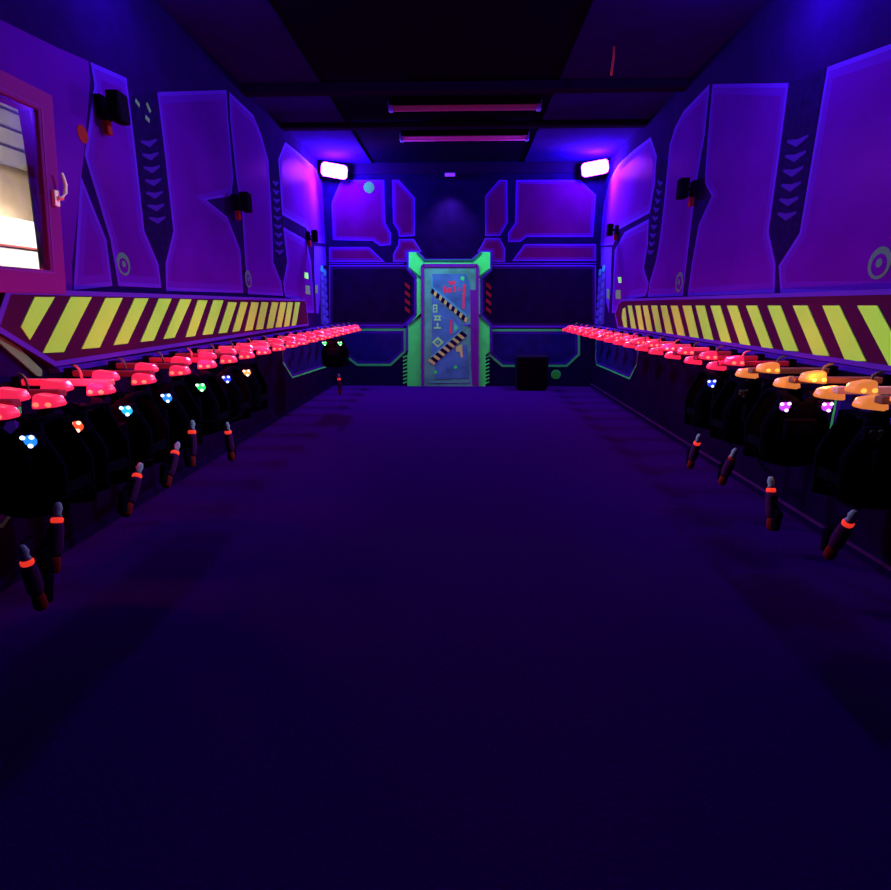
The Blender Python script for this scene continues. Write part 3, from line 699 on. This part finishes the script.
wallbox((WL, 3.80, 2.58), 1, .95, 'black wall speaker beside the window, closest to the camera')
wallbox((WR, 5.83, 2.47), -1, 1.0, 'black wall speaker in the middle of the right wall')
wallbox((WR, 8.6, 2.44), -1, .9, 'small black wall speaker on the right wall nearest the back corner')
# ------------------------------------------------------------------ flood lamps
VIO = (.8, 1., 1.)
def flood(loc, rot, label, sc=1., mount=None):
    e = empty('flood_lamp', loc, rot); e.scale = (sc, sc, sc)
    m = MB(); m.box((-.208, -.03, -.104), (.208, .05, .104), 'housing', .03); m.build('lamp_housing', e)
    rr_ = lambda a, b, c_: [(sx*(a-c_)+c_*math.cos(t_), 0, sz*(b-c_)+c_*math.sin(t_)) for sx, sz, q0 in ((1, 1, 0), (-1, 1, 1), (-1, -1, 2), (1, -1, 3)) for t_ in [math.pi/2*(q0+k_/5) for k_ in range(6)]]
    m = MB(); m.prism([(x_, -.030, z_) for x_, _, z_ in rr_(.205, .102, .06)], (0, -.010, 0), 'lampbloom'); m.build('bloom_rim', e)  # glowing ring in place of bloom around the lens
    m = MB(); m.prism([(x_, -.040, z_) for x_, _, z_ in rr_(.19, .088, .05)], (0, -.010, 0), 'lampface'); m.build('lens', e)
    m = MB(); m.tube([(-.225, .01, 0), (-.235, .06, .02), (-.235, .10, .04), (0, .12, .05), (.235, .10, .04), (.235, .06, .02), (.225, .01, 0)], .010, 'housing'); m.build('yoke', e)
    if mount:
        m = MB(); m.tube([Vector(q_) for q_ in mount], .012, 'housing'); a_ = m.build('mounting_arm', e); a_.matrix_parent_inverse = (Matrix.Translation(Vector(loc)) @ e.rotation_euler.to_matrix().to_4x4() @ Matrix.Scale(sc, 4)).inverted()
    return tag(e, label, 'flood lamp', 'violet blacklight flood lamps')
flood((-2.04, 9.38, 3.43), (R(16), R(7), R(14)), 'glowing violet blacklight flood lamp in the left corner at the back wall')
flood((2.03, 9.38, 3.44), (R(16), R(-7), R(-14)), 'glowing violet blacklight flood lamp in the right corner at the back wall')
light('SPOT', 'left_flood_beam', (-2.0, 9.24, 3.40), VIO, 480, (-.9, 5.6, .6), .16, 150, .5)
light('SPOT', 'right_flood_beam', (1.99, 9.24, 3.41), VIO, 480, (.9, 5.6, .6), .16, 150, .5)
light('POINT', 'left_flood_spill', (-1.96, 9.10, 3.38), (.12, .05, 1.), 430, None, .07)
light('POINT', 'right_flood_spill', (1.97, 9.02, 3.42), (.12, .05, 1.), 300, None, .07)
flood((-2.1, 3.75, 3.42), (R(30), 0, R(110)), 'violet flood lamp high on the left wall above the window', .9, [(-2.16, 3.75, 3.44), (-2.2, 3.75, 3.46), (-2.292, 3.75, 3.46)])
flood((2.05, 3.75, 3.42), (R(30), 0, R(-110)), 'violet flood lamp high on the right wall near the camera', .9, [(2.11, 3.75, 3.44), (2.16, 3.75, 3.46), (2.242, 3.75, 3.46)])
light('SPOT', 'near_left_beam', (-2.0, 3.75, 3.34), VIO, 420, (WR, 3.6, 1.35), .09, 62, .9)
light('SPOT', 'near_right_beam', (1.95, 3.75, 3.34), VIO, 450, (WL, 3.7, 1.35), .09, 62, .9)
light('POINT', 'near_right_spill', (1.92, 3.95, 3.44), (.2, .06, 1.), 95, None, .07)
light('POINT', 'near_left_spill', (-1.9, 3.9, 3.42), (.2, .06, 1.), 38, None, .07)
for side_, X_ in (('left', -1.74), ('right', 1.69)):
    for y_ in (2.45, 3.55, 4.63, 5.8, 7.0, 8.2):
        if side_ == 'right' and y_ < 3.4: continue
        light('POINT', side_+'_hanger_glow', (X_, y_, HZ+.065), (1., .03, .09), 17, None, .03)
light('POINT', 'right_hanger_glow_orange', (1.69, 2.64, HZ+.065), (1., .35, .08), 5, None, .03)
# door spot
dl = empty('door_spotlight', at(450, 175, 1, D-.12)); tag(dl, 'tiny violet spotlight on the dark header above the green door', 'spotlight')
m = MB(); m.box((-.095, -.01, -.03), (.095, .09, .035), 'housing', .01); m.build('housing', dl)
m = MB(); m.box((-.08, -.022, -.024), (.08, -.009, .026), 'spotlens', .008); m.build('lens', dl)
light('SPOT', 'door_spot_beam', Vector(dl.location)+Vector((0, -.16, -.06)), (.5, 1., .85), 210, Vector(dl.location)+Vector((.0, -.03, -2.6)), .04, 95, .8)
# ------------------------------------------------------------------ ceiling tube lights
def tubelight(y, m_, label):
    e = empty('tube_light', (0.0, y, H-.02))
    x = .84
    m = MB(); m.box((-x, -.05, -.045), (x, .05, .02), 'housing', .01); m.build('fitting', e)
    m = MB(); m.cyl((-x+.03, 0, -.075), (x-.03, 0, -.075), .022, m_, 20); m.cyl((-x+.03, -.035, -.058), (x-.03, -.035, -.058), .010, m_, 12); m.build('tube', e)
    for s in (-1, 1):
        m = MB(); m.box((s*(x-.015)-.025, -.045, -.10), (s*(x-.015)+.025, .045, .0), 'tubecap', .012); m.build('end_cap', e)
    return tag(e, label, 'tube light', 'ceiling tube lights')
tubelight(6.87, 'tubedim', 'dull purple ceiling tube light nearer the camera')
tubelight(8.03, 'tube', 'brighter purple ceiling tube light nearer the back wall')
a = at(614, 44, 2, H); m = MB(); m.tube([(a.x, a.y, H-.002), (a.x+.004, a.y, H-.10), (a.x-.003, a.y, H-.20), (a.x-.006, a.y, H-.24)], .010, 'redrod', 8); tag(m.build('hanging_cord'), 'short reddish cord end dangling from the dark ceiling', 'cord')
# ------------------------------------------------------------------ black box by the back wall
a = at(517, 391, 2, 0); b = at(547, 391, 2, 0)
e = empty('subwoofer', ((a.x+b.x)/2, 9.28, 0)); w2 = .26
m = MB(); m.box((-w2, -.18, .03), (w2, .18, .56), 'housing', .015); m.build('cabinet_body', e)
m = MB(); m.box((-w2+.03, -.19, .06), (w2-.03, -.178, .53), 'strap', .004); m.build('grille', e)
for sx in (-1, 1):
    for sy in (-1, 1):
        m = MB(); m.cyl((sx*(w2-.05), sy*.13, 0), (sx*(w2-.05), sy*.13, .035), .02, 'housing'); m.build('foot', e)
tag(e, 'black cabinet speaker standing on the floor right of the green door', 'speaker')
# ------------------------------------------------------------------ world, camera
w = bpy.data.worlds.new('World'); scene.world = w; w.use_nodes = True
w.node_tree.nodes['Background'].inputs['Color'].default_value = (0, 0, 0, 1); w.node_tree.nodes['Background'].inputs['Strength'].default_value = 0
cd = bpy.data.cameras.new('camera'); cam = bpy.data.objects.new('camera', cd); C.objects.link(cam)
cam.location = (0, 0, EYE); cam.rotation_euler = Matrix((Rt, Up, -Fw)).transposed().to_euler()
cd.sensor_fit = 'HORIZONTAL'; cd.sensor_width = 36; cd.lens = F/891*36; cd.clip_start = .05; cd.clip_end = 60
scene.camera = cam
vs = scene.view_settings
vs.view_transform = 'Standard'; vs.look = 'None'; vs.gamma = 1; vs.exposure = 0; vs.use_curve_mapping = False
